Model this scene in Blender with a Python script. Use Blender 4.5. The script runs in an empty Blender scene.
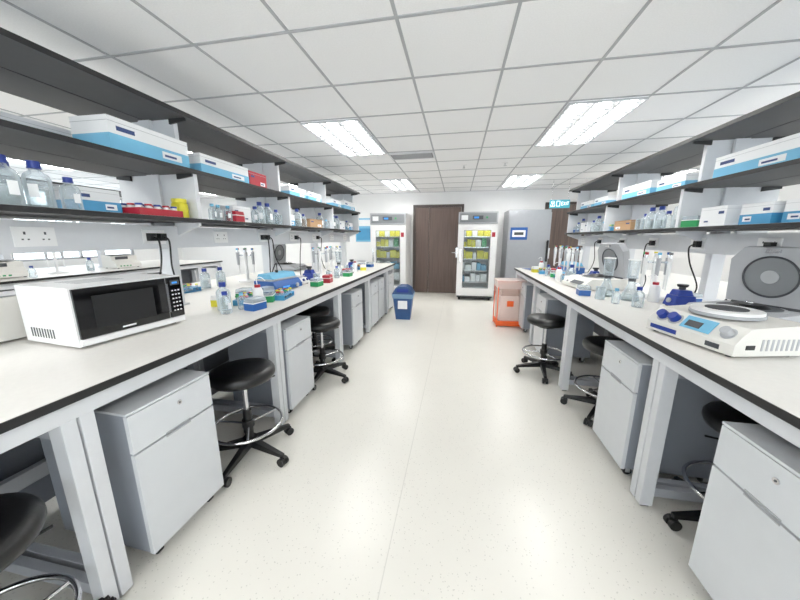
import bpy, bmesh, math, random
from mathutils import Vector, Matrix
random.seed(7)
S = bpy.context.scene
S.view_settings.view_transform = 'Standard'
S.view_settings.gamma = 1.08
PI = math.pi

# ------------------------------------------------------------------ materials
def lin(c):
    return tuple(((v/255)/12.92 if v/255 <= .04045 else ((v/255+.055)/1.055)**2.4) for v in c)

def mat(name, rgb, rough=.5, metal=0., var=.06, scale=12., emit=0., bump=0., stretch=None):
    m = bpy.data.materials.new(name); m.use_nodes = True
    nt = m.node_tree; n = nt.nodes; b = n['Principled BSDF']
    c = lin(rgb)
    tc = n.new('ShaderNodeTexCoord'); mp = n.new('ShaderNodeMapping')
    if stretch: mp.inputs['Scale'].default_value = stretch
    no = n.new('ShaderNodeTexNoise'); no.inputs['Scale'].default_value = scale
    no.inputs['Detail'].default_value = 4
    cr = n.new('ShaderNodeValToRGB')
    cr.color_ramp.elements[0].position = .3; cr.color_ramp.elements[1].position = .7
    cr.color_ramp.elements[0].color = tuple(v*(1-var) for v in c)+(1,)
    cr.color_ramp.elements[1].color = tuple(min(1, v*(1+var*.4)) for v in c)+(1,)
    nt.links.new(tc.outputs['Object'], mp.inputs[0]); nt.links.new(mp.outputs[0], no.inputs['Vector'])
    nt.links.new(no.outputs['Fac'], cr.inputs[0]); nt.links.new(cr.outputs[0], b.inputs['Base Color'])
    b.inputs['Roughness'].default_value = rough; b.inputs['Metallic'].default_value = metal
    if bump:
        bp = n.new('ShaderNodeBump'); bp.inputs['Strength'].default_value = bump
        bp.inputs['Distance'].default_value = .002
        nt.links.new(no.outputs['Fac'], bp.inputs['Height']); nt.links.new(bp.outputs[0], b.inputs['Normal'])
    if emit:
        nt.links.new(cr.outputs[0], b.inputs['Emission Color']); b.inputs['Emission Strength'].default_value = emit
    return m

def clear(name, rgb, amount=.75, rough=.05):
    # amount = how transparent the surface is when seen face-on
    m = bpy.data.materials.new(name); m.use_nodes = True
    nt = m.node_tree; n = nt.nodes; b = n['Principled BSDF']; out = n['Material Output']
    b.inputs['Base Color'].default_value = lin(rgb)+(1,); b.inputs['Roughness'].default_value = rough
    t = n.new('ShaderNodeBsdfTransparent'); t.inputs[0].default_value = tuple(.6+.4*v for v in lin(rgb))+(1,)
    lw = n.new('ShaderNodeLayerWeight'); lw.inputs[0].default_value = .35
    ma = n.new('ShaderNodeMath'); ma.operation = 'MULTIPLY_ADD'
    ma.inputs[1].default_value = amount*.8; ma.inputs[2].default_value = 1-amount
    mx = n.new('ShaderNodeMixShader')
    nt.links.new(lw.outputs['Facing'], ma.inputs[0]); nt.links.new(ma.outputs[0], mx.inputs[0])
    nt.links.new(t.outputs[0], mx.inputs[1]); nt.links.new(b.outputs[0], mx.inputs[2])
    nt.links.new(mx.outputs[0], out.inputs[0])
    return m

WALL = mat('wall_paint', (236,236,236), .8, var=.02, scale=4)
CEIL = mat('ceiling_tile', (246,246,247), .9, var=.04, scale=120, bump=.2)
GRID = mat('ceiling_tbar', (172,174,178), .6, var=.02)
BTOP = mat('bench_laminate', (234,231,226), .4, var=.03, scale=40)
BLACKE = mat('black_core_edge', (20,20,22), .5)
STEEL = mat('painted_steel_white', (216,218,222), .45, var=.03)
STEELD = mat('painted_steel_grey', (168,171,178), .5, var=.03)
PANEL = mat('panel_grey', (118,122,130), .6, var=.04)
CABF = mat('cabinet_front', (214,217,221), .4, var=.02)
CABS = mat('cabinet_side_shaded', (146,152,162), .45, var=.02)  # grey carcass, with the shade on its side darkened into the colour
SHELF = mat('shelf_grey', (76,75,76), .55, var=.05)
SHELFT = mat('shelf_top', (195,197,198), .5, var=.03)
WHITE = mat('white_plastic', (240,240,240), .4, var=.02)
OFFW = mat('offwhite_plastic', (226,224,218), .45, var=.03)
LGREY = mat('light_grey_plastic', (172,174,178), .45, var=.03)
FRZ = mat('freezer_grey', (158,161,166), .4, var=.03)
MGREY = mat('mid_grey_plastic', (125,128,132), .5, var=.03)
DGREY = mat('dark_grey_plastic', (62,65,70), .5, var=.04)
BLACK = mat('black_plastic', (12,12,14), .4, var=.1)
VINYL = mat('black_vinyl', (12,12,14), .36, var=.15, scale=80, bump=.2)
BGLASS = mat('black_glass', (8,8,10), .06, var=.02)
CHROME = mat('chrome', (215,215,218), .15, 1., var=.02)
BLUE = mat('blue_plastic', (28,86,160), .45)
LBLUE = mat('light_blue_print', (112,184,220), .6)
DBLUE = mat('dark_blue_cap', (20,50,140), .4)
CYAN = mat('cyan_plastic', (66,150,198), .4)
RED = mat('red_plastic', (172,20,42), .45)
YEL = mat('yellow_plastic', (222,212,50), .5)
GREEN = mat('green_plastic', (28,145,80), .5)
ORANGE = mat('orange_plastic', (242,100,40), .5)
KRAFT = mat('kraft_card', (172,136,100), .8)
CARD = mat('white_card', (240,241,243), .7, var=.02)
INK = mat('printed_ink', (50,70,120), .7)
PINK = mat('pink_plastic', (226,150,160), .5)
BLUEB = mat('blue_bin', (34,74,126), .45)
LINER = clear('bin_liner', (160,200,235), .5, .3)
BAG = clear('clear_bag', (250,240,236), .6, .3)
GLASS = clear('clear_glass', (225,235,240), .86)
ACRYL = clear('clear_acrylic', (225,235,242), .8)
WINGL = clear('window_glass', (240,248,250), .95)
OPLAS = clear('orange_clear_plastic', (255,226,214), .78, .2)
LIQ = clear('liquid', (215,225,225), .7)
TEAL = mat('exit_teal', (60,165,185), .5, emit=.4)
SIGNW = mat('sign_white', (245,250,250), .5, emit=.9)
SCREEN = mat('lcd_screen', (60,140,220), .3, emit=.5)
LAMP = mat('lamp_tube', (255,254,250), .5, var=.0, emit=26.)
REFL = mat('lamp_reflector_glow', (225,226,228), .3, var=.0, emit=.55)  # reflector's own glow stands in for tube light falling on it
BLADE = mat('lamp_louvre', (190,192,196), .4, var=.0)
INFILL = mat('fridge_fill_strip', (255,255,250), .5, var=0, emit=7.)  # added glowing strip, no such source seen, brightens fridge interiors
WOOD = mat('door_wood', (98,80,72), .5, var=.35, scale=3, stretch=(14,14,.6))
FRAME = mat('door_frame', (66,55,51), .5)

def floor_mat():
    m = mat('vinyl_floor', (233,230,222), .28, var=.02, scale=3)
    nt = m.node_tree; n = nt.nodes; b = n['Principled BSDF']
    src = b.inputs['Base Color'].links[0].from_socket
    tc = n.new('ShaderNodeTexCoord')
    v = n.new('ShaderNodeTexVoronoi'); v.inputs['Scale'].default_value = 55
    nt.links.new(tc.outputs['Object'], v.inputs['Vector'])
    lt = n.new('ShaderNodeMath'); lt.operation = 'LESS_THAN'; lt.inputs[1].default_value = .16
    nt.links.new(v.outputs['Distance'], lt.inputs[0])
    mul = n.new('ShaderNodeMath'); mul.operation = 'MULTIPLY'; mul.inputs[1].default_value = .34
    nt.links.new(lt.outputs[0], mul.inputs[0])
    sx = n.new('ShaderNodeSeparateXYZ'); nt.links.new(tc.outputs['Object'], sx.inputs[0])
    ad = n.new('ShaderNodeMath'); ad.operation = 'ADD'; ad.inputs[1].default_value = .26+20
    nt.links.new(sx.outputs['X'], ad.inputs[0])
    mo = n.new('ShaderNodeMath'); mo.operation = 'MODULO'; mo.inputs[1].default_value = 2.
    nt.links.new(ad.outputs[0], mo.inputs[0])
    l2 = n.new('ShaderNodeMath'); l2.operation = 'LESS_THAN'; l2.inputs[1].default_value = .005
    nt.links.new(mo.outputs[0], l2.inputs[0])
    m2 = n.new('ShaderNodeMath'); m2.operation = 'MULTIPLY'; m2.inputs[1].default_value = .26
    nt.links.new(l2.outputs[0], m2.inputs[0])
    mx = n.new('ShaderNodeMath'); mx.operation = 'MAXIMUM'
    nt.links.new(mul.outputs[0], mx.inputs[0]); nt.links.new(m2.outputs[0], mx.inputs[1])
    mix = n.new('ShaderNodeMixRGB'); mix.inputs[2].default_value = lin((150,146,138))+(1,)
    nt.links.new(mx.outputs[0], mix.inputs[0]); nt.links.new(src, mix.inputs[1])
    nt.links.new(mix.outputs[0], b.inputs['Base Color'])
    return m
FLOOR = floor_mat()

# ------------------------------------------------------------------ mesh builder
class MB:
    def __init__(s, name):
        s.name = name; s.bm = bmesh.new(); s.mats = []
    def mi(s, m):
        if m not in s.mats: s.mats.append(m)
        return s.mats.index(m)
    def hexa(s, P, m):
        v = [s.bm.verts.new(p) for p in P]; i = s.mi(m)
        for f in ((0,1,2,3),(7,6,5,4),(0,4,5,1),(1,5,6,2),(2,6,7,3),(3,7,4,0)):
            fc = s.bm.faces.new([v[k] for k in f]); fc.material_index = i
        return s
    def box(s, x0,x1,y0,y1,z0,z1,m):
        x0,x1 = sorted((x0,x1)); y0,y1 = sorted((y0,y1)); z0,z1 = sorted((z0,z1))
        return s.hexa([(x0,y0,z0),(x1,y0,z0),(x1,y1,z0),(x0,y1,z0),(x0,y0,z1),(x1,y0,z1),(x1,y1,z1),(x0,y1,z1)], m)
    def frus(s, cx,cy,z0,z1,wx0,wy0,wx1,wy1,m):
        P = []
        for z,a,b in ((z0,wx0/2,wy0/2),(z1,wx1/2,wy1/2)):
            P += [(cx-a,cy-b,z),(cx+a,cy-b,z),(cx+a,cy+b,z),(cx-a,cy+b,z)]
        return s.hexa(P, m)
    def prism(s, pts, y0, y1, m):      # profile in XZ extruded along Y
        i = s.mi(m)
        a = [s.bm.verts.new((p[0],y0,p[1])) for p in pts]; b = [s.bm.verts.new((p[0],y1,p[1])) for p in pts]
        n = len(pts)
        for f in [a, b[::-1]]+[[a[k],b[k],b[(k+1)%n],a[(k+1)%n]] for k in range(n)]:
            s.bm.faces.new(f).material_index = i
        return s
    def cyl(s, p0, p1, r, m, r2=None, seg=20):
        p0 = Vector(p0); p1 = Vector(p1); r2 = r if r2 is None else r2
        d = (p1-p0).normalized(); u = d.orthogonal().normalized(); w = d.cross(u); i = s.mi(m)
        A = [s.bm.verts.new(p0+r*(u*math.cos(2*PI*k/seg)+w*math.sin(2*PI*k/seg))) for k in range(seg)]
        B = [s.bm.verts.new(p1+r2*(u*math.cos(2*PI*k/seg)+w*math.sin(2*PI*k/seg))) for k in range(seg)]
        for L in (A, B[::-1]):
            f = s.bm.faces.new(L); f.material_index = i
            for e in f.edges: e.smooth = False
        for k in range(seg):
            f = s.bm.faces.new([A[k],A[(k+1)%seg],B[(k+1)%seg],B[k]]); f.material_index = i; f.smooth = True
        return s
    def lathe(s, prof, m, c=(0,0,0), seg=24):
        i = s.mi(m); rings = []
        for r,z in prof:
            if r < 1e-5: rings.append([s.bm.verts.new((c[0],c[1],c[2]+z))])
            else: rings.append([s.bm.verts.new((c[0]+r*math.cos(2*PI*k/seg),c[1]+r*math.sin(2*PI*k/seg),c[2]+z)) for k in range(seg)])
        for A,B in zip(rings, rings[1:]):
            for k in range(seg):
                k2 = (k+1)%seg
                if len(A)==1 and len(B)==1: continue
                L = [A[0],B[k],B[k2]] if len(A)==1 else ([A[k],A[k2],B[0]] if len(B)==1 else [A[k],A[k2],B[k2],B[k]])
                f = s.bm.faces.new(L); f.material_index = i; f.smooth = True
        return s
    def tube(s, pts, r, m, seg=8, closed=False, sub=6):
        P = [Vector(p) for p in pts]; n = len(P); Q = []
        rng = n if closed else n-1
        for k in range(rng):
            if closed: a,b,c,d = P[(k-1)%n],P[k],P[(k+1)%n],P[(k+2)%n]
            else: a,b,c,d = P[max(k-1,0)],P[k],P[k+1],P[min(k+2,n-1)]
            for j in range(sub):
                t = j/sub
                Q.append(.5*((2*b)+(c-a)*t+(2*a-5*b+4*c-d)*t*t+(3*b-3*c+d-a)*t**3))
        if not closed: Q.append(P[-1])
        i = s.mi(m); N = len(Q); rings = []; u = None
        for k in range(N):
            tdir = (Q[(k+1)%N]-Q[k-1]) if closed else (Q[min(k+1,N-1)]-Q[max(k-1,0)])
            tdir.normalize()
            u = tdir.orthogonal().normalized() if u is None else (u-tdir*u.dot(tdir)).normalized()
            w = tdir.cross(u)
            rings.append([s.bm.verts.new(Q[k]+r*(u*math.cos(2*PI*j/seg)+w*math.sin(2*PI*j/seg))) for j in range(seg)])
        for k in range(N if closed else N-1):
            A = rings[k]; B = rings[(k+1)%N]
            for j in range(seg):
                f = s.bm.faces.new([A[j],A[(j+1)%seg],B[(j+1)%seg],B[j]]); f.material_index = i; f.smooth = True
        if not closed:
            for L in (rings[0], rings[-1][::-1]): s.bm.faces.new(L).material_index = i
        return s
    def torus(s, c, R, r, m, axis='z', n=12):
        pts = []
        for k in range(n):
            a = 2*PI*k/n; x,y = R*math.cos(a),R*math.sin(a)
            pts.append({'z':(c[0]+x,c[1]+y,c[2]),'x':(c[0],c[1]+x,c[2]+y),'y':(c[0]+x,c[1],c[2]+y)}[axis])
        return s.tube(pts, r, m, closed=True, sub=4)
    def xf(s, M, start=0):
        s.bm.verts.ensure_lookup_table()
        for v in list(s.bm.verts)[start:]: v.co = M @ v.co
    def nv(s): return len(s.bm.verts)
    def obj(s, loc=(0,0,0), rot=0., bevel=0., seg=2):
        bmesh.ops.recalc_face_normals(s.bm, faces=s.bm.faces)
        me = bpy.data.meshes.new(s.name); s.bm.to_mesh(me); s.bm.free()
        for m in s.mats: me.materials.append(m)
        o = bpy.data.objects.new(s.name, me); S.collection.objects.link(o)
        o.location = loc; o.rotation_euler = (0,0,rot)
        if bevel:
            b = o.modifiers.new('Bevel','BEVEL'); b.width = bevel; b.segments = seg
            b.limit_method = 'ANGLE'; b.angle_limit = math.radians(50); b.harden_normals = False
        return o
def dup(o, loc, rot=0.):
    c = o.copy(); S.collection.objects.link(c); c.location = loc; c.rotation_euler = (0,0,rot); return c

# ------------------------------------------------------------------ room
XL,XR,YF,YB,H = -8.15,4.45,-3.65,7.75,2.5
MB('floor').box(XL-.2,XR+.2,YF-.2,YB+.2,-.1,0,FLOOR).obj()
MB('ceiling').box(XL-.2,XR+.2,YF-.2,YB+.2,H,H+.1,CEIL).obj()
MB('wall_back').box(XL,XR,YB,YB+.15,0,H,WALL).obj()
nwin = [0]
def window(axis,c,a,b,z0,z1,ins):
    nwin[0] += 1
    q = MB('window_%d'%nwin[0])
    def bb(u0,u1,d0,d1,z_0,z_1,m):
        if axis=='x': q.box(c+ins*d0,c+ins*d1,u0,u1,z_0,z_1,m)
        else: q.box(u0,u1,c+ins*d0,c+ins*d1,z_0,z_1,m)
    for u in (a,(a+b)/2-.02,b-.04): bb(u,u+.04,.04,.10,z0,z1,LGREY)
    bb(a,b,.04,.10,z0,z0+.04,LGREY); bb(a,b,.04,.10,z1-.04,z1,LGREY)
    bb(a+.04,b-.04,.07,.076,z0+.04,z1-.04,WINGL)
    q.obj()
def wall_with_windows(name,axis,c,ins,lo,hi,wins,z0,z1):
    w = MB(name)
    def bb(u0,u1,a,b):
        if axis=='x': w.box(c,c+ins*.15,u0,u1,a,b,WALL)
        else: w.box(u0,u1,c,c+ins*.15,a,b,WALL)
    bb(lo,hi,0,z0); bb(lo,hi,z1,H); prev = lo
    for a,b in wins: bb(prev,a,z0,z1); prev = b
    bb(prev,hi,z0,z1); w.obj()
    for a,b in wins: window(axis,c,a,b,z0,z1,ins)
wall_with_windows('wall_left','x',XL,-1,YF,YB,[(-3.1,-1.1),(-.8,1.4),(1.7,3.9),(4.2,6.4)],.95,2.35)
wall_with_windows('wall_front','y',YF,-1,XL,XR,[(-7.6,-5.2),(-4.8,-2.4),(-2.0,.4),(.8,3.2)],.6,2.35)  # windows behind the camera are added, to light ceiling and cabinet fronts
wall_with_windows('wall_right','x',XR,1,YF,YB,[(-3.1,-.9),(-.5,1.7),(2.1,4.3)],.95,2.35)  # right-hand windows likewise added, for sideways light on ceiling and shelves
MB('baseboard_back').box(XL,-1.12,YB-.012,YB,0,.1,LGREY).box(.12,1.95,YB-.012,YB,0,.1,LGREY).box(2.97,XR,YB-.012,YB,0,.1,LGREY).obj()
MB('baseboard_right').box(XR-.012,XR,YF,YB-.02,0,.1,LGREY).obj()
MB('baseboard_left').box(XL,XL+.012,YF,YB-.02,0,.1,LGREY).obj()
g = MB('trim_ceiling_grid')
x = -.95-.6*12
while x < XR:
    if x > XL: g.box(x-.009,x+.009,YF,YB,H-.004,H,GRID)
    x += .6
y = 2.95-.6*11
while y < YB:
    if y > YF: g.box(XL,XR,y-.009,y+.009,H-.005,H,GRID)
    y += .6
g.obj()
L = MB('ceiling_light')
L.box(-.29,.29,-.59,.59,-.006,-.002,REFL)
for k in range(3):
    xx = -.19+.19*k
    L.box(xx-.042,xx+.042,-.57,.57,-.012,-.0065,LAMP)
for k in range(4):
    xx = -.285+.19*k
    L.box(xx-.006,xx+.006,-.59,.59,-.024,-.006,BLADE)
for k in range(13):
    yy = -.585+.0975*k
    L.box(-.285,.285,yy-.004,yy+.004,-.022,-.006,BLADE)
l0 = L.obj((-1.25,3.55,H-.002))
for lx in (-6.05,-3.65,-1.25,1.15,3.55):
    for ly in (-2.45,-.65,3.55,6.55):
        if abs(lx+1.25)<.01 and abs(ly-3.55)<.01: continue
        dup(l0,(lx,ly,H-.002))
for lx in (-6.05,-3.65,3.55): dup(l0,(lx,1.15,H-.002))
v = MB('ceiling_vent')
v.box(-.28,.28,-.13,.13,-.012,-.006,DGREY)
for k in range(9): v.box(-.27,.27,-.12+.028*k,-.11+.028*k,-.02,-.012,LGREY)
v.box(-.3,.3,-.15,-.13,-.02,-.004,STEEL).box(-.3,.3,.13,.15,-.02,-.004,STEEL).box(-.3,-.28,-.13,.13,-.02,-.004,STEEL).box(.28,.3,-.13,.13,-.02,-.004,STEEL)
v.obj((-.65,4.32,H-.003))
sp = MB('fire_sprinkler').cyl((0,0,0),(0,0,-.008),.04,WHITE).cyl((0,0,-.008),(0,0,-.04),.012,CHROME).cyl((0,0,-.04),(0,0,-.045),.022,CHROME).obj((.05,5.05,H))
dup(sp,(.65,5.0,H)); dup(sp,(-3.0,3.3,H))
def door(name,x0,x1,h,leafs,hx):
    d = MB(name)
    d.box(x0-.06,x0,YB-.05,YB-.001,0,h+.06,FRAME).box(x1,x1+.06,YB-.05,YB-.001,0,h+.06,FRAME).box(x0,x1,YB-.05,YB-.001,h,h+.06,FRAME)
    xs = [x0]+leafs+[x1]
    for a,b in zip(xs,xs[1:]): d.box(a+.004,b-.004,YB-.03,YB-.001,.006,h-.004,WOOD)
    d.box(hx-.02,hx+.02,YB-.036,YB-.03,.92,1.16,CHROME)
    d.cyl((hx,YB-.03,1.04),(hx,YB-.08,1.04),.01,CHROME).cyl((hx,YB-.08,1.04),(hx-.12,YB-.08,1.04),.009,CHROME)
    d.obj()
door('door_1',-1.06,.06,2.14,[-.72],-.02)
door('door_2',2.02,2.9,2.14,[],2.12)
e = MB('exit_sign')
e.box(-.21,.21,-.02,.02,0,.18,TEAL)
def stroke(m,a,b,t=.006,y0=-.0235,y1=-.02,mt=SIGNW):
    (x0,z0),(x1,z1) = a,b; d = Vector((x1-x0,z1-z0)); n = Vector((-d.y,d.x)).normalized()*t
    P = []
    for y in (y0,y1):
        P += [(x0+n.x,y,z0+n.y),(x0-n.x,y,z0-n.y),(x1-n.x,y,z1-n.y),(x1+n.x,y,z1+n.y)]
    m.hexa(P,mt)
for a,b in [((-.15,.03),(-.15,.16)),((-.18,.1),(-.12,.1)),((-.18,.1),(-.18,.15)),((-.12,.1),(-.12,.15)),((-.19,.035),(-.11,.035)),((-.19,.035),(-.19,.08)),((-.11,.035),(-.11,.08)),
            ((-.07,.04),(-.07,.15)),((.0,.04),(.0,.15)),((-.07,.15),(0,.15)),((-.07,.04),(0,.04)),
            ((.035,.06),(.035,.13)),((.035,.06),(.065,.06)),((.035,.095),(.06,.095)),((.035,.13),(.065,.13)),
            ((.08,.06),(.115,.13)),((.115,.06),(.08,.13)),((.135,.06),(.135,.13)),((.17,.06),(.17,.13)),((.15,.13),(.19,.13))]:
    stroke(e,a,b)
e.cyl((-.17,0,.18),(-.17,0,.63),.005,CHROME).cyl((.17,0,.18),(.17,0,.63),.005,CHROME)
es = e.obj((1.90,6.5,1.965)); es.scale = (.84,.84,.84)

# ------------------------------------------------------------------ benches + shelving
def island(xf,s,y0,y1,mods,levels,dsh,dc):
    X = lambda d: xf+s*d
    D = 2*dc
    b = MB('lab_bench')
    B = lambda d0,d1,a,c,z0,z1,m: b.box(X(d0),X(d1),a,c,z0,z1,m)
    B(0,D,y0,y1,.868,.8975,BLACKE); B(.003,D-.003,y0+.003,y1-.003,.8975,.9,BTOP)
    for d in (.03,D-.06): B(d,d+.03,y0+.03,y1-.03,.80,.868,STEEL)
    for ym in mods:
        for off in (-.047,.004):
            a,c = ym+off,ym+off+.043
            for d in (.03,D-.09): B(d,d+.06,a,c,.012,.80,STEEL); B(d+.01,d+.05,a+.008,c-.008,0,.012,BLACK)
            for d in (dc-.12,dc+.06): B(d,d+.06,a,c,0,.80,STEELD)
            B(.09,dc-.12,a,c,.74,.80,STEELD); B(dc+.12,D-.09,a,c,.74,.80,STEELD)
            B(.09,dc-.12,a+.005,c-.005,.07,.12,STEELD); B(dc+.12,D-.09,a+.005,c-.005,.07,.12,STEELD)
    B(dc-.02,dc+.02,y0+.06,y1-.06,.05,.868,PANEL)
    B(dc-.16,dc-.125,y0+.06,y1-.06,.27,.34,LGREY)
    B(dc-.16,dc-.125,y0+.06,y1-.06,.74,.80,STEELD)
    b.obj(bevel=.002,seg=1)
    r = MB('reagent_shelving')
    R = lambda d0,d1,a,c,z0,z1,m: r.box(X(d0),X(d1),a,c,z0,z1,m)
    ms = [m for m in mods if m < 5.5]
    ya,yb = ms[0]-.04, ms[-1]+.04
    for ym in ms:
        R(dc-.045,dc+.045,ym-.035,ym+.035,.9,levels[2]-.025,STEEL)
        R(dc-.07,dc+.07,ym-.05,ym+.05,.9,.912,STEEL)
        for sg in (-1,1):
            f = dc+sg*(dc-dsh-.02)
            R(dc+sg*.045,f,ym-.016,ym+.016,levels[0],levels[1]-.026,STEEL)
            f2 = dc+sg*(dc-dsh-.12)
            R(dc+sg*.045,f2,ym-.016,ym+.016,levels[1],levels[2]-.026,STEEL)
            r.prism([(X(dc+sg*.1),levels[0]-.026),(X(dc+sg*(dc-dsh-.03)),levels[0]-.026),(X(dc+sg*(dc-dsh-.03)),levels[0]-.045),(X(dc+sg*.1),levels[0]-.12)],ym-.012,ym+.012,STEEL)
            for lv in levels[1:]:
                r.prism([(X(dc+sg*(dc-dsh-.02)),lv-.027),(X(dc+sg*(dc-dsh-.02)),lv-.045),(X(dc+sg*(dc-dsh-.14)),lv-.06),(X(dc+sg*(dc-dsh-.14)),lv-.027)],ym-.03,ym-.0165,BLACKE)
    tz0,tz1 = levels[0]-.20, levels[0]-.05
    R(dc-.12,dc+.12,ya+.01,yb-.01,tz0,tz1,STEEL)
    for lv in levels:
        for sg in (-1,1):
            d0,d1 = dc+sg*.005, dc+sg*(dc-dsh)
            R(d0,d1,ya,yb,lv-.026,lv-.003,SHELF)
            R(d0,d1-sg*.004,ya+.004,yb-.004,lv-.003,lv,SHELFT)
            R(d1,d1+sg*.003,ya,yb,lv-.027,lv-.001,BLACKE)
    yy = -1.2 if s<0 else ms[0]+.3
    while yy < yb-.2:
        for sg in (-1,1):
            f = dc+sg*.12
            R(f,f+sg*.006,yy-.075,yy+.075,tz0+.03,tz1-.03,WHITE)
            for o in (-.036,.036):
                R(f+sg*.006,f+sg*.0075,yy+o-.004,yy+o+.004,tz0+.085,tz0+.098,DGREY)
                R(f+sg*.006,f+sg*.0075,yy+o-.014,yy+o-.006,tz0+.06,tz0+.066,DGREY)
                R(f+sg*.006,f+sg*.0075,yy+o+.006,yy+o+.014,tz0+.06,tz0+.066,DGREY)
        yy += .575
    r.obj(bevel=.0015,seg=1)
    return X
LL = (1.53,1.85,2.19); RL = (1.48,1.80,2.14)
LM = [-1.55,-.42,.70,1.87,3.05,4.2,5.35,5.88]
XA = island(-1.22,-1,-1.65,5.95,LM,LL,.53,.86)
XB = island(.97,1,-.95,5.42,[-.88,.35,1.6,2.85,4.1,5.35],RL,.73,1.06)
XC = island(-5.2,-1,-1.65,5.95,LM,LL,.53,.86)

# ------------------------------------------------------------------ furniture
p = MB('pedestal_cabinet')
W = .385
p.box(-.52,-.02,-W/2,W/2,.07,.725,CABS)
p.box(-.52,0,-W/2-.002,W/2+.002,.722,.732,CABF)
p.box(-.02,0,-W/2,W/2,.555,.718,CABF)
p.box(-.02,0,-W/2,W/2,.065,.546,CABF)
p.box(-.023,-.019,-W/2+.01,W/2-.01,.54,.56,DGREY)
p.cyl((0,0.02,.665),(.004,.02,.665),.011,CHROME).cyl((.004,.02,.665),(.006,.02,.665),.004,DGREY)
p.box(-.002,.003,-.06,.06,.556,.562,LGREY).box(-.002,.003,-.06,.06,.54,.5455,LGREY)
for cx in (-.46,-.06):
    for cy in (-.14,.14):
        p.cyl((cx,cy-.012,.026),(cx,cy+.012,.026),.026,BLACK); p.box(cx-.018,cx+.018,cy-.02,cy+.02,.05,.07,LGREY)
        p.box(cx-.012,cx+.012,cy-.018,cy-.014,.02,.05,LGREY).box(cx-.012,cx+.012,cy+.014,cy+.018,.02,.05,LGREY)
p0 = p.obj((-1.225,1.02,0),-.03,bevel=.004)
for yy in (2.15,3.62,4.45,4.88,5.6): dup(p0,(-1.24,yy,0))
for yy in (1.015,1.94,3.72,4.78): dup(p0,(.995,yy,0),PI)
for yy in (.3,1.3,2.4,3.5,4.6): dup(p0,(-5.23,yy,0))

s = MB('lab_stool')
s.lathe([(0,.535),(.165,.535),(.182,.545),(.19,.565),(.189,.585),(.178,.602),(.15,.61),(.08,.612),(0,.612)],VINYL,seg=40)
s.cyl((0,0,.505),(0,0,.536),.09,BLACK).cyl((0,0,.3),(0,0,.51),.014,CHROME).cyl((0,0,.11),(0,0,.32),.026,BLACK).cyl((0,0,.205),(0,0,.255),.036,BLACK)
s.tube([(.03,0,.5),(.12,.02,.49),(.19,.03,.495)],.005,BLACK)
s.torus((0,0,.225),.205,.0095,CHROME,n=16)
for k in range(3):
    a = 2*PI*k/3+.4; s.cyl((0.02*math.cos(a),.02*math.sin(a),.225),(.2*math.cos(a),.2*math.sin(a),.225),.007,CHROME,seg=10)
s.cyl((0,0,.07),(0,0,.125),.045,BLACK)
for k in range(5):
    i0 = s.nv()
    s.hexa([(.03,-.026,.07),(.275,-.014,.058),(.275,.014,.058),(.03,.026,.07),(.03,-.022,.118),(.275,-.012,.078),(.275,.012,.078),(.03,.022,.118)],BLACK)
    s.cyl((.268,0,.03),(.268,0,.068),.008,BLACK,seg=8)
    s.cyl((.268,-.026,.027),(.268,-.006,.027),.027,BLACK,seg=16).cyl((.268,.006,.027),(.268,.026,.027),.027,BLACK,seg=16)
    s.box(.25,.286,-.006,.006,.02,.056,BLACK)
    s.xf(Matrix.Rotation(2*PI*k/5+.3,4,'Z'),i0)
s0 = s.obj((-1.29,1.53,0),.75,bevel=.002)
dup(s0,(-1.32,.40,0),1.)
dup(s0,(-1.30,2.66,0),.7); dup(s0,(-1.6,3.1,0),2.)
dup(s0,(.93,3.2,0),.5); dup(s0,(1.2,2.48,0),1.2); dup(s0,(1.36,1.47,0),2.9)
dup(s0,(-4.9,2.0,0),.5); dup(s0,(-4.9,3.9,0),1.5); dup(s0,(1.4,-.3,0),1.)

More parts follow.
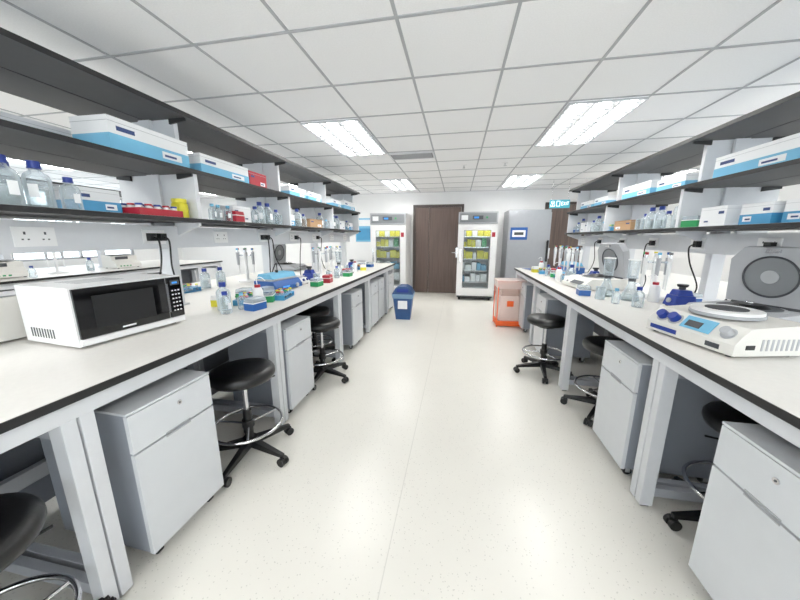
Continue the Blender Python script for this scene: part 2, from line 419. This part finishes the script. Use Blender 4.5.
# ------------------------------------------------------------------ fridges / freezer
def fridge(name,loc):
    f = MB(name); Wd,Dp,Ht = .83,.78,1.95
    f.box(0,Wd,Dp-.04,Dp,.1,Ht,WHITE).box(0,.05,0,Dp-.04,.1,Ht,WHITE).box(Wd-.05,Wd,0,Dp-.04,.1,Ht,WHITE)
    f.box(.05,Wd-.05,0,Dp-.04,.1,.3,WHITE).box(.05,Wd-.05,0,Dp-.04,1.66,Ht,WHITE)
    f.box(0,Wd,-.05,0,1.7,Ht,LGREY).box(.03,Wd-.03,-.056,-.05,1.73,1.92,MGREY).box(.3,.52,-.058,-.056,1.79,1.87,DGREY).box(.33,.43,-.06,-.058,1.81,1.85,SCREEN).box(.06,.2,-.058,-.056,1.78,1.88,CARD).box(.58,.62,-.058,-.056,1.81,1.85,GREEN)
    z0,z1 = .14,1.685
    f.box(0,.13,-.05,-.003,z0,z1,WHITE).box(Wd-.13,Wd,-.05,-.003,z0,z1,WHITE).box(.13,Wd-.13,-.05,-.003,z1-.13,z1,WHITE).box(.13,Wd-.13,-.05,-.003,z0,z0+.16,WHITE)
    f.box(.13,Wd-.13,-.03,-.02,z0+.16,z1-.13,WINGL)
    f.box(.128,.14,-.053,-.05,z0+.15,z1-.12,MGREY).box(Wd-.14,Wd-.128,-.053,-.05,z0+.15,z1-.12,MGREY)
    f.box(.14,Wd-.14,-.053,-.05,z0+.15,z0+.162,MGREY).box(.14,Wd-.14,-.053,-.05,z1-.132,z1-.12,MGREY)
    f.box(.05,.08,-.09,-.075,.85,1.15,CHROME).box(.055,.075,-.075,-.05,.86,.88,CHROME).box(.055,.075,-.075,-.05,1.12,1.14,CHROME)
    f.box(.06,Wd-.06,.03,.06,1.62,1.655,INFILL)  # added strip to brighten the inside
    f.box(.72,.79,-.052,-.05,1.42,1.52,RED)
    zs = [.42,.68,.94,1.2,1.43]
    rr = random.Random(4)
    for z in zs:
        f.box(.05,Wd-.05,.05,Dp-.06,z-.012,z,CHROME)
        x = .09
        while x < Wd-.2:
            wdt = rr.uniform(.07,.15); hh = rr.uniform(.1,.19)
            mm = rr.choice([YEL,GREEN,YEL,LBLUE,YEL,CARD,YEL] if z>.9 else [WHITE,LGREY,CARD,LBLUE,WHITE])
            f.box(x,x+wdt,.08,.5,z,z+hh,mm); x += wdt+.015
    for cx in (.08,Wd-.08):
        for cy in (.08,Dp-.08): f.cyl((cx,cy,0),(cx,cy,.1),.03,BLACK)
    f.box(.02,Wd-.02,.02,Dp-.02,.06,.1,DGREY)
    return f.obj(loc,bevel=.004)
fridge('laboratory_refrigerator',(.0,6.93,0)); fridge('laboratory_refrigerator',(-2.0,6.93,0))
z = MB('upright_freezer')
z.box(0,.86,0,.66,.08,1.99,FRZ).box(.005,.855,-.07,-.006,.32,1.93,FRZ).box(.01,.85,-.006,0,.32,1.93,DGREY).box(.02,.84,-.03,0,.1,.3,MGREY)
for k in range(6): z.box(.08,.78,-.034,-.03,.13+.025*k,.14+.025*k,DGREY)
z.box(.05,.4,-.076,-.07,1.36,1.62,BLUE).box(.09,.36,-.079,-.076,1.42,1.56,CARD).box(.13,.32,-.081,-.079,1.46,1.52,DGREY)
z.box(.79,.83,-.13,-.11,.9,1.35,BLACK).box(.795,.825,-.11,-.07,.92,.96,BLACK).box(.795,.825,-.11,-.07,1.29,1.33,BLACK)
z.box(.1,.76,-.072,-.07,.33,.335,DGREY)
for cx in (.08,.78):
    for cy in (.08,.58): z.cyl((cx,cy,0),(cx,cy,.08),.035,BLACK)
z.obj((1.06,7.05,0),bevel=.008)
MB('notice_poster').box(-.25,.25,-.004,0,0,.6,LBLUE).box(-.22,.22,-.006,-.004,.4,.56,CARD).box(-.22,.22,-.006,-.004,.05,.34,CYAN).obj((-2.4,YB-.003,1.3))

# bins
b = MB('waste_bin')
b.frus(0,0,0,.44,.25,.22,.34,.3,BLUEB).frus(0,0,.38,.455,.345,.305,.37,.33,LINER).frus(0,0,.455,.48,.36,.32,.35,.31,BLUEB)
b.prism([(-.17,.48),(.17,.48),(.13,.55),(.06,.59),(-.06,.59),(-.13,.55)],-.15,.15,BLUEB)
b.box(-.1,.1,-.155,-.149,.49,.55,DBLUE); b.box(-.08,.08,-.153,-.135,.2,.34,CARD)
b.obj((-.9,5.1,0),.05,bevel=.012)
b = MB('biohazard_waste_bin')
b.frus(0,0,.02,.10,.38,.32,.40,.34,ORANGE)
for sx in (-.19,.19):
    for sy in (-.16,.16): b.cyl((sx,sy,0),(sx*1.02,sy*1.02,.74),.008,ORANGE,seg=10)
b.box(-.21,.21,-.18,-.165,.725,.745,ORANGE).box(-.21,.21,.165,.18,.725,.745,ORANGE).box(-.21,-.195,-.165,.165,.725,.745,ORANGE).box(.195,.21,-.165,.165,.725,.745,ORANGE)
b.frus(0,0,.10,.72,.35,.29,.37,.31,OPLAS).frus(0,0,.10,.5,.3,.24,.28,.22,CARD).frus(0,0,.5,.68,.28,.22,.2,.15,BAG)
b.frus(0,0,.62,.75,.39,.33,.43,.37,BAG)
b.box(-.05,.05,-.163,-.158,.34,.43,ORANGE)
b.obj((.84,5.0,0),.05,bevel=.003)

# ------------------------------------------------------------------ microwave
m = MB('microwave_oven')
D_,W_,H_ = .38,.50,.285
m.box(-D_,-.02,0,W_,.014,H_,WHITE)
m.box(-.02,0,0,W_,.014,H_,WHITE)
m.box(0,.012,.008,.405,.05,H_-.006,BGLASS)
m.box(.012,.0135,.07,.335,.085,H_-.045,BLACK)
m.box(0,.012,.415,W_-.008,.05,H_-.006,BGLASS)
m.box(0,.008,.008,W_-.008,.02,.046,WHITE)
m.box(.012,.014,.43,.482,.235,.262,DGREY)
for r_ in range(6):
    for c_ in range(3): m.box(.012,.0135,.432+.018*c_,.442+.018*c_,.085+.023*r_,.092+.023*r_,CARD)
m.box(.014,.0145,.44,.47,.243,.254,SCREEN)
m.box(.012,.0135,.17,.23,.062,.07,CARD)
m.box(.012,.04,.385,.397,.09,.25,CHROME)
for k in range(9): m.box(-.33+.02*k,-.32+.02*k,-.001,0.001,.04,.085,DGREY)
for k in range(6): m.box(-.3+.03*k,-.285+.03*k,.1,.3,H_-.001,H_+.0005,LGREY)
for cx in (-.34,-.05):
    for cy in (.04,W_-.04): m.cyl((cx,cy,0),(cx,cy,.014),.014,BLACK)
m.obj((-1.655,.99,.9),-.1,bevel=.006)

# ------------------------------------------------------------------ instruments
def centrifuge(name,body,lid,w=.42,d=.44,h=.19,lidang=78):
    c = MB(name)       # front faces +x
    c.prism([(-d,.012),(0,.012),(0,.04),(-.06,h*.8),(-.09,h),(-d,h)],-w/2,w/2,body)
    for cx in (-d+.05,-.05):
        for cy in (-w/2+.05,w/2-.05): c.cyl((cx,cy,0),(cx,cy,.012),.015,BLACK)
    cx = -.09-(d-.09)/2; R = min(w,d-.09)/2-.02
    c.cyl((cx,0,h),(cx,0,h+.006),R,LGREY,seg=36).cyl((cx,0,h+.004),(cx,0,h+.009),R*.88,DGREY,seg=36).cyl((cx,0,h+.006),(cx,0,h+.028),R*.62,BLACK,r2=R*.4,seg=30).cyl((cx,0,h+.028),(cx,0,h+.04),R*.12,CHROME)
    c.hexa([(-.008,-w*.1,.05),(-.05,-w*.1,h*.72),(-.05,w*.36,h*.72),(-.008,w*.36,.05),(.001,-w*.1,.052),(-.046,-w*.1,h*.74),(-.046,w*.36,h*.74),(.001,w*.36,.052)],DGREY)
    c.cyl((-.03,-w*.3,h*.42),(-.015,-w*.3,h*.48),.018,MGREY)
    i0 = c.nv(); t = .06; ld = d-.09
    # lid with chamfered front corners
    hw = w/2-.005; pts=[(0,-hw),(ld*.78,-hw),(ld,-hw*.7),(ld,hw*.7),(ld*.78,hw),(0,hw)]
    lo_ = [c.bm.verts.new((a,b_,0)) for a,b_ in pts]; up_ = [c.bm.verts.new((a,b_,t)) for a,b_ in pts]; li = c.mi(lid)
    for fv in [lo_[::-1],up_]+[[lo_[k],lo_[(k+1)%6],up_[(k+1)%6],up_[k]] for k in range(6)]: c.bm.faces.new(fv).material_index = li
    c.cyl((ld/2,0,-.004),(ld/2,0,0.001),R*.8,MGREY,seg=36); c.torus((ld/2,0,-.004),R*.78,.006,DGREY,n=16)
    c.cyl((ld/2,0,-.008),(ld/2,0,-.003),R*.26,LGREY,seg=24)
    c.box(ld-.03,ld-.01,-.03,.03,-.02,0,CHROME)
    c.xf(Matrix.Translation((-d+.03,0,h+.01))@Matrix.Rotation(-math.radians(lidang),4,'Y'),i0)
    c.cyl((-d+.03,-w/2+.04,h),(-d+.03,w/2-.04,h),.014,DGREY)
    return c.obj(bevel=.012,seg=3)
cg = centrifuge('benchtop_centrifuge',LGREY,LGREY,.40,.44,.085,84)
cg.location = (1.50,2.02,.9); cg.rotation_euler = (0,0,PI+.42)
cw = centrifuge('benchtop_centrifuge',OFFW,LGREY,.40,.42,.11)
cw.location = (1.16,3.32,.9); cw.rotation_euler = (0,0,PI+.15)
dup(cg,(-5.6,1.2,.9),0); dup(cw,(-5.5,2.3,.9),0); dup(cg,(-2.4,4.4,.9),0)

o = MB('orbital_shaker')   # controls face +x
o.prism([(-.32,.012),(0,.012),(.0,.06),(-.06,.13),(-.32,.145)],-.215,.215,OFFW)
o.cyl((-.185,.0,.14),(-.185,0,.154),.13,LGREY,seg=40).cyl((-.185,0,.154),(-.185,0,.168),.125,WHITE,seg=40).cyl((-.185,0,.168),(-.185,0,.172),.075,DGREY,seg=30)
for yy,rr in ((-.15,.026),(-.085,.026),(.16,.022)):
    o.cyl((-.034,yy,.092),(-.008,yy,.116),rr,DBLUE if yy<.1 else LGREY,r2=rr*.85).cyl((-.035,yy,.091),(-.029,yy,.097),rr*1.3,LGREY)
o.hexa([(-.008,-.04,.072),(-.052,-.04,.124),(-.052,.1,.124),(-.008,.1,.072),(-.005,-.04,.074),(-.049,-.04,.126),(-.049,.1,.126),(-.005,.1,.074)],LBLUE)
o.hexa([(-.014,-.02,.082),(-.036,-.02,.108),(-.036,.05,.108),(-.014,.05,.082),(-.010,-.02,.084),(-.032,-.02,.110),(-.032,.05,.110),(-.010,.05,.084)],DGREY)
o.box(0,.0015,-.19,-.04,.024,.046,DBLUE); o.box(0,.0015,.1,.16,.024,.046,DGREY)
for k in range(8): o.box(-.28+.022*k,-.27+.022*k,.2145,.2165,.035,.085,LGREY)
o.box(-.09,-.05,.214,.217,.04,.06,BLACK)
for cx in (-.28,-.03):
    for cy in (-.18,.18): o.cyl((cx,cy,0),(cx,cy,.012),.014,BLACK)
o.obj((1.10,1.63,.9),PI+.22,bevel=.009,seg=3)

wb = MB('water_bath')
wb.prism([(-.26,.012),(0,.012),(0,.05),(-.04,.1),(-.26,.1)],-.19,.19,BLUE)
wb.box(-.25,-.05,-.18,.18,.1,.118,LGREY).prism([(-.245,.118),(-.055,.118),(-.08,.165),(-.22,.165)],-.17,.17,LBLUE)
wb.cyl((-.15,0,.165),(-.15,0,.19),.015,BLACK).box(-.012,.003,-.1,.0,.03,.05,SCREEN).cyl((0,.1,.04),(.02,.1,.04),.02,LGREY)
for cx in (-.22,-.04):
    for cy in (-.15,.15): wb.cyl((cx,cy,0),(cx,cy,.012),.014,BLACK)
w0 = wb.obj((-1.6,2.66,.9),-.15,bevel=.006)
dup(w0,(1.45,4.65,.9),PI)

vx = MB('vortex_mixer')
vx.frus(0,0,.01,.09,.15,.13,.12,.11,DBLUE).frus(0,0,.09,.13,.1,.1,.08,.08,DBLUE).cyl((0,0,.13),(0,0,.15),.02,DGREY).cyl((0,0,.15),(0,0,.17),.03,BLACK,r2=.035).cyl((.066,0,.05),(.082,0,.053),.018,LGREY)
for a in (-.05,.05):
    for c in (-.045,.045): vx.cyl((a,c,0),(a,c,.012),.012,BLACK)
v0 = vx.obj((-1.72,3.3,.9),0,bevel=.005); dup(v0,(1.55,3.75,.9),PI); dup(v0,(-1.62,4.5,.9)); dup(v0,(1.62,2.5,.9),PI)

def carousel(loc):
    c = MB('pipette_stand')
    c.lathe([(0,0),(.1,0),(.1,.012),(.06,.022),(.018,.03),(.014,.36),(0,.36)],WHITE)
    c.cyl((0,0,.3),(0,0,.312),.085,ACRYL,seg=30).cyl((0,0,.36),(0,0,.375),.025,WHITE)
    cols = [BLUE,YEL,GREEN,RED,LBLUE,MGREY]
    for k in range(6):
        a = 2*PI*k/6; x,y = .088*math.cos(a),.088*math.sin(a)
        c.cyl((x,y,.2),(x,y,.34),.013,WHITE if k%2 else LGREY,r2=.017,seg=12).cyl((x,y,.08),(x,y,.2),.004,WHITE,r2=.009,seg=10)
        c.cyl((x,y,.34),(x,y,.365),.007,CHROME,seg=10).cyl((x,y,.365),(x,y,.385),.013,cols[k],seg=12)
    return c.obj(loc)
c0 = carousel((-1.7,3.55,.9))
for l in ((-1.72,4.05,.9),(1.62,2.84,.9),(1.5,4.35,.9),(-2.4,3.1,.9),(-5.6,3.3,.9),(1.55,5.0,.9)): dup(c0,l,random.random())

# glass vacuum filtration flask
ff = MB('filtration_flask')
ff.lathe([(0,0),(.062,0),(.066,.006),(.062,.03),(.026,.13),(.024,.165)],GLASS).lathe([(0,.004),(.058,.006),(.05,.045),(0,.045)],LIQ)
ff.cyl((0,0,.155),(0,0,.18),.026,DGREY).cyl((0,0,.18),(0,0,.195),.038,ACRYL).lathe([(.034,.195),(.038,.2),(.04,.32),(.042,.325)],GLASS)
ff.cyl((0,0,.325),(0,0,.333),.044,WHITE).cyl((.022,0,.135),(.06,0,.14),.006,GLASS,seg=10)
f0 = ff.obj((1.40,2.72,.9)); dup(f0,(1.30,2.90,.9),1.); dup(f0,(-1.55,3.80,.9),2.)

# bottles
def bottle(h,r,cap,liq=None,name='reagent_bottle'):
    b = MB(name)
    b.lathe([(0,0),(r*.9,0),(r,.006),(r,h*.62),(r*.85,h*.72),(r*.42,h*.8),(r*.4,h*.88)],GLASS,seg=24)
    if liq: b.lathe([(0,.004),(r*.9,.004),(r*.94,h*liq),(0,h*liq)],LIQ,seg=20)
    b.cyl((0,0,h*.86),(0,0,h),r*.48,cap,seg=20); b.cyl((0,0,h*.84),(0,0,h*.865),r*.52,cap,seg=20)
    b.box(r*.985,r*1.01,-r*.35,r*.35,h*.22,h*.5,CARD)
    return b.obj()
BT = [bottle(.2,.045,DBLUE,.4),bottle(.15,.036,DBLUE),bottle(.24,.052,DBLUE,.3),bottle(.12,.028,LBLUE)]
used = set()
def bot(k,x,y,zz):
    if k not in used: used.add(k); BT[k].location=(x,y,zz); return BT[k]
    return dup(BT[k],(x,y,zz),random.uniform(-1,1))
for k,x,y in ((2,-1.86,.86),(0,-1.84,.98),(0,-1.85,1.09),(1,-1.83,1.19),(1,-1.98,.95),(0,-1.98,1.06)): bot(k,x,y,LL[0])
for k,x,y in ((3,-1.82,2.04),(3,-1.84,2.12),(1,-1.83,2.55),(0,-1.85,2.65),(0,-1.85,2.77),(1,-1.83,2.88),(1,-1.96,2.6),(3,-1.82,2.2),(0,-1.86,3.35),(1,-1.84,3.46),(1,-1.96,3.3),(0,-1.86,3.95),(3,-1.82,4.06),(0,-1.85,4.4),(0,-1.85,4.52),(1,-1.85,4.95)): bot(k,x,y,LL[0])
for k,x,y in ((2,1.83,3.0),(0,1.81,2.89),(1,1.80,3.1),(0,1.81,3.22),(0,1.8,3.34),(1,1.8,3.43),(3,1.8,4.3),(0,1.8,4.45),(1,1.8,4.6),(0,1.83,5.04),(1,1.8,5.13)): bot(k,x,y,RL[0])
for k,x,y in ((1,1.32,2.45),(3,1.22,2.55),(1,-1.52,1.72),(0,-1.6,1.8),(3,-1.5,1.85),(1,-1.5,3.6),(3,-1.48,4.1),(0,1.3,3.75),(3,1.2,3.7),(1,1.2,4.3),(3,1.25,4.45),(0,-2.5,2.6),(0,-2.45,2.75),(1,-5.35,2.9),(0,-5.6,3.7),(0,-5.6,.1),(0,-2.4,1.75),(1,-2.42,1.87),(0,-2.5,2.0),(1,-2.3,1.55)): bot(k,x,y,.9)
for yy in (1.0,1.2,1.5,2.2,2.4,3.4,3.6,4.4): bot(random.choice([0,1,2]),-5.85,yy,LL[0])

wbm = MB('wash_bottle')
wbm.lathe([(0,0),(.034,0),(.036,.004),(.036,.11),(.028,.13),(.018,.14),(0,.14)],WHITE).cyl((0,0,.138),(0,0,.158),.021,RED)
wbm.tube([(0,0,.155),(.0,0,.2),(.03,0,.215),(.07,0,.19)],.003,WHITE)
wb0 = wbm.obj((-1.46,1.98,.9)); dup(wb0,(-1.5,4.3,.9)); dup(wb0,(1.2,3.86,.9),PI); dup(wb0,(1.25,4.85,.9),2); dup(wb0,(1.55,2.68,.9),2)

# cartons
def carton(Ly,Dx,Hh,body=CARD,band=LBLUE,name='pipette_tip_carton'):
    c = MB(name)
    c.box(-Dx/2,Dx/2,-Ly/2,Ly/2,0,Hh,body)
    if band: c.box(-Dx/2-.001,Dx/2+.001,-Ly/2-.001,Ly/2+.001,.001,Hh*.5,band)
    for sg in (-1,1):
        c.box(sg*(Dx/2+.001),sg*(Dx/2+.002),-Ly*.42,-Ly*.22,Hh*.62,Hh*.76,INK)
        c.box(sg*(Dx/2+.001),sg*(Dx/2+.002),Ly*.1,Ly*.38,Hh*.15,Hh*.4,CARD)
        c.box(sg*(Dx/2+.002),sg*(Dx/2+.0025),Ly*.13,Ly*.3,Hh*.22,Hh*.3,INK)
    c.box(-Dx/2-.002,Dx/2+.002,-Ly/2-.002,Ly/2+.002,Hh,Hh+.003,body)
    c.box(-Dx/2-.002,Dx/2+.002,-Ly/2-.002,Ly/2+.002,Hh*.86,Hh*.87,LGREY)
    c.box(-.02,.02,-Ly/2,Ly/2,Hh+.003,Hh+.0036,LBLUE if body is CARD else KRAFT)
    return c.obj(bevel=.002,seg=1)
def place(o,x,y,zz,r=0): o.location=(x,y,zz); o.rotation_euler=(0,0,r); return o
A = place(carton(.48,.23,.16),-1.89,1.605,LL[1],.02)
B = place(carton(.5,.23,.13),-1.91,2.21,LL[1])
R_ = place(carton(.24,.2,.12,RED,None,'red_storage_box'),-1.9,2.60,LL[1])
C = place(carton(.36,.22,.10),-1.91,3.30,LL[1]); dup(C,(-1.91,3.72,LL[1])); dup(C,(-1.91,4.45,LL[1]),.05); dup(B,(-1.91,4.98,LL[1]))
dup(B,(-2.25,1.2,LL[1])); dup(A,(-2.25,2.5,LL[1])); dup(C,(-2.25,3.6,LL[1]))
A2 = place(carton(.56,.23,.145),1.88,2.36,RL[1],PI); dup(B,(1.88,3.62,RL[1]),PI); dup(C,(1.88,4.4,RL[1]),PI); dup(C,(1.88,4.85,RL[1]),PI+.05)
dup(C,(1.88,3.1,RL[1]),PI); dup(A2,(1.88,1.1,RL[1]),PI)
K = place(carton(.34,.2,.1,KRAFT,None,'cardboard_box'),1.85,3.75,RL[0])
dup(K,(-1.9,3.72,LL[0])); dup(K,(1.86,.9,RL[0]))
W1 = place(carton(.22,.2,.13,CARD,None,'white_card_box'),1.85,2.55,RL[0]); dup(W1,(1.86,4.82,RL[0])); dup(W1,(-1.93,4.7,LL[0])); dup(W1,(-1.93,2.38,LL[0]))
W2 = place(carton(.2,.2,.12,CARD,CYAN,'glove_box'),1.84,2.22,RL[0]); dup(W2,(1.86,1.98,RL[0]),.1); dup(W2,(-1.94,3.16,LL[0])); dup(W2,(-1.95,5.15,LL[0]))
dup(W2,(-1.97,1.34,LL[0]),.0)
for yy in (.7,1.6,2.8,3.9): dup(B,(-5.88,yy,LL[1]))
for yy in (1.9,3.1): dup(K,(-5.88,yy,LL[0]))

t = MB('vial_tray')
t.box(-.09,.09,-.14,.14,0,.006,RED)
for a in ((-.09,-.084,-.14,.14),(.084,.09,-.14,.14),(-.084,.084,-.14,-.134),(-.084,.084,.134,.14)): t.box(*a,.006,.04,RED)
for i in range(5):
    for j in range(3): t.cyl((-.055+.055*j,-.11+.055*i,.006),(-.055+.055*j,-.11+.055*i,.055),.016,WHITE,seg=12).cyl((-.055+.055*j,-.11+.055*i,.055),(-.055+.055*j,-.11+.055*i,.066),.018,RED if (i+j)%2 else DBLUE,seg=12)
t0 = t.obj((-1.86,1.595,LL[0])); dup(t0,(-5.85,2.7,LL[0]))
MB('yellow_jar').lathe([(0,0),(.045,0),(.047,.005),(.047,.09),(.04,.1),(0,.1)],YEL).cyl((0,0,.1),(0,0,.125),.043,YEL).obj((-1.85,1.795,LL[0]))
rk = MB('tube_rack')
rk.box(-.06,.06,-.12,.12,0,.008,CYAN).box(-.06,.06,-.12,.12,.035,.04,CYAN)
for sgn in (-1,1): rk.box(-.06,.06,sgn*.12,sgn*.114,.008,.04,CYAN)
cc = [GREEN,BLUE,RED,YEL,WHITE,PINK]
for i in range(6):
    for j in range(3):
        if random.random()<.8:
            xx,yy=-.035+.035*j,-.095+.038*i
            rk.cyl((xx,yy,.008),(xx,yy,.06),.009,ACRYL,r2=.011,seg=10).cyl((xx,yy,.06),(xx,yy,.072),.013,random.choice(cc),seg=10)
r0 = rk.obj((-1.62,2.06,.9),.3)
for l in ((-1.45,2.28,.9),(-1.55,4.7,.9),(1.28,4.05,.9),(1.22,4.62,.9),(1.85,1.72,RL[0]),(1.82,4.1,RL[0]),(-5.5,1.75,.9),(-2.5,2.35,.9)): dup(r0,l,random.uniform(-.2,.2))
def tipbox(base,lidm):
    tb = MB('pipette_tip_box')
    tb.box(-.045,.045,-.06,.06,0,.05,base).box(-.046,.046,-.061,.061,.05,.056,WHITE).frus(0,0,.056,.085,.09,.12,.082,.112,lidm).box(-.01,.01,.06,.064,.04,.06,WHITE)
    return tb
t1 = tipbox(GREEN,ACRYL).obj((-1.48,2.13,.9),.4,bevel=.003)
t2 = tipbox(BLUE,ACRYL).obj((-1.62,2.3,.9),-.2,bevel=.003)
t3 = tipbox(RED,RED).obj((-1.5,3.92,.9),0,bevel=.003)
t4 = tipbox(YEL,WHITE).obj((-1.74,1.93,.9),.2,bevel=.003)
for q,l in ((t1,(-1.75,2.2,.9)),(t2,(-1.40,1.86,.9)),(t2,(1.12,2.9,.9)),(t1,(1.25,4.2,.9)),(t3,(1.3,4.5,.9)),(t2,(1.4,4.2,.9)),(t1,(-1.6,4.95,.9)),(t2,(-1.5,5.1,.9)),(t2,(1.78,2.66,.9)),(t1,(1.78,2.76,RL[0])),(t3,(-1.83,2.29,LL[0])),(t2,(1.84,5.25,RL[0])),(t1,(-1.42,3.78,.9)),(t4,(1.25,3.6,.9)),(t4,(-1.45,4.55,.9)),(t3,(-1.45,3.2,.9)),(t4,(1.15,4.75,.9)),(t1,(-1.45,2.93,.9))):
    dup(q,l,random.uniform(-.3,.3))
MB('notebook').box(-.1,.1,-.14,.14,0,.012,CARD).box(-.102,.1,-.142,.142,.012,.014,BLUE).obj((1.18,5.1,.9),.2)
bk = MB('glass_beaker').lathe([(0,0),(.034,0),(.036,.004),(.036,.1),(.039,.104),(.035,.1),(.034,.006),(0,.006)],GLASS).obj((-1.52,3.4,.9))
for l in ((-1.55,3.14,.9),(1.32,3.88,.9),(-1.86,2.97,LL[0]),(-1.84,4.14,LL[0]),(1.8,3.52,RL[0]),(-1.6,4.2,.9),(1.18,2.72,.9)): dup(bk,l)
st = MB('magnetic_stirrer')
st.prism([(-.2,.01),(0,.01),(0,.035),(-.03,.07),(-.2,.08)],-.08,.08,WHITE)
st.box(-.19,-.045,-.07,.07,.08,.088,LGREY).cyl((-.012,-.04,.05),(.004,-.04,.06),.014,DBLUE).cyl((-.012,.04,.05),(.004,.04,.06),.014,DBLUE)
for cx in (-.18,-.02):
    for cy in (-.06,.06): st.cyl((cx,cy,0),(cx,cy,.011),.01,BLACK)
st0 = st.obj((-1.62,3.02,.9),0,bevel=.004)
dup(st0,(-1.6,5.3,.9)); dup(st0,(-2.35,.5,.9),PI); dup(st0,(-5.5,.9,.9)); dup(st0,(1.5,3.97,.9),PI)
mi_ = MB('spectrophotometer')
mi_.prism([(-.3,.012),(0,.012),(0,.07),(-.08,.13),(-.08,.2),(-.3,.22)],-.2,.2,OFFW)
mi_.box(-.082,-.076,-.15,.05,.145,.19,DGREY).box(-.28,-.1,-.16,.16,.2195,.226,LGREY)
for k in range(4): mi_.box(-.02-.002*k,.002,-.15+.05*k,-.12+.05*k,.03,.05,GREEN)
for cx in (-.27,-.03):
    for cy in (-.16,.16): mi_.cyl((cx,cy,0),(cx,cy,.012),.014,BLACK)
m0 = mi_.obj((-2.42,1.12,.9),PI,bevel=.008); dup(m0,(-5.45,.5,.9),0); dup(m0,(-5.5,2.76,.9),0); dup(m0,(-5.5,4.2,.9),0); dup(m0,(-6.7,1.9,.9),PI)

# plugs & cables
def cable(pts,face=1):
    c = MB('power_cable')
    c.tube(pts,.0055,BLACK,sub=8)
    x,y,zz = pts[0]
    c.box(x-.001,x-face*.034,y-.022,y+.022,zz-.024,zz+.024,BLACK)
    return c.obj(bevel=.002)
fx = XA(.74)+.0085; z0 = 1.405
def lc(y,pts): cable([(fx+.035,y,z0),(fx+.07,y,z0-.03)]+pts,1)
lc(1.64,[(fx+.06,1.64,1.24),(fx+.04,1.60,1.05),(fx+.03,1.59,.93),(-1.93,1.56,.908)])
lc(1.71,[(fx+.06,1.71,1.22),(fx+.08,1.70,1.08),(fx+.04,1.66,.94),(-1.9,1.62,.908)])
lc(2.79,[(fx+.07,2.79,1.2),(fx+.1,2.74,1.05),(fx+.12,2.8,.97),(fx+.08,2.88,1.06),(fx+.1,2.84,1.14),(fx+.1,2.76,1.04),(-1.87,2.80,.908)])
lc(2.86,[(fx+.05,2.92,1.2),(fx+.14,2.88,1.05),(fx+.08,2.85,.94),(-1.85,2.95,.908)])
lc(3.44,[(fx+.05,3.44,1.2),(fx+.06,3.40,1.0),(-1.85,3.35,.91),(-1.82,3.32,.91)])
lc(4.02,[(fx+.05,4.02,1.15),(fx+.05,4.12,.97),(-1.86,4.22,.908)])
fx2 = XB(.94)-.0085; z1 = 1.35
def rc(y,pts): cable([(fx2-.035,y,z1),(fx2-.07,y,z1-.03)]+pts,-1)
rc(2.26,[(fx2-.06,2.3,1.2),(fx2-.05,2.42,1.0),(1.83,2.46,.908)])
rc(2.84,[(fx2-.07,2.8,1.2),(fx2-.03,2.74,1.02),(1.86,2.78,.908)])
rc(3.42,[(fx2-.08,3.4,1.15),(fx2-.06,3.35,1.0),(1.78,3.28,.91),(1.72,3.25,.91)])
rc(3.99,[(fx2-.05,3.96,1.1),(fx2-.1,3.85,.95),(1.68,3.78,.91)])
rc(4.57,[(fx2-.05,4.57,1.1),(fx2-.1,4.57,.95),(1.76,4.6,.91)])

# ------------------------------------------------------------------ world + camera
wd = bpy.data.worlds.new('World'); S.world = wd; wd.use_nodes = True
bg = wd.node_tree.nodes['Background']; bg.inputs[0].default_value = (.93,.965,1,1); bg.inputs[1].default_value = 5.4
cam = bpy.data.cameras.new('Camera'); co = bpy.data.objects.new('Camera',cam); S.collection.objects.link(co)
cam.sensor_width = 36; cam.lens = 13.5; cam.clip_start = .03
co.location = (0,0,1.4); co.rotation_euler = (math.radians(90-11.7),0,math.radians(10.7))
S.camera = co
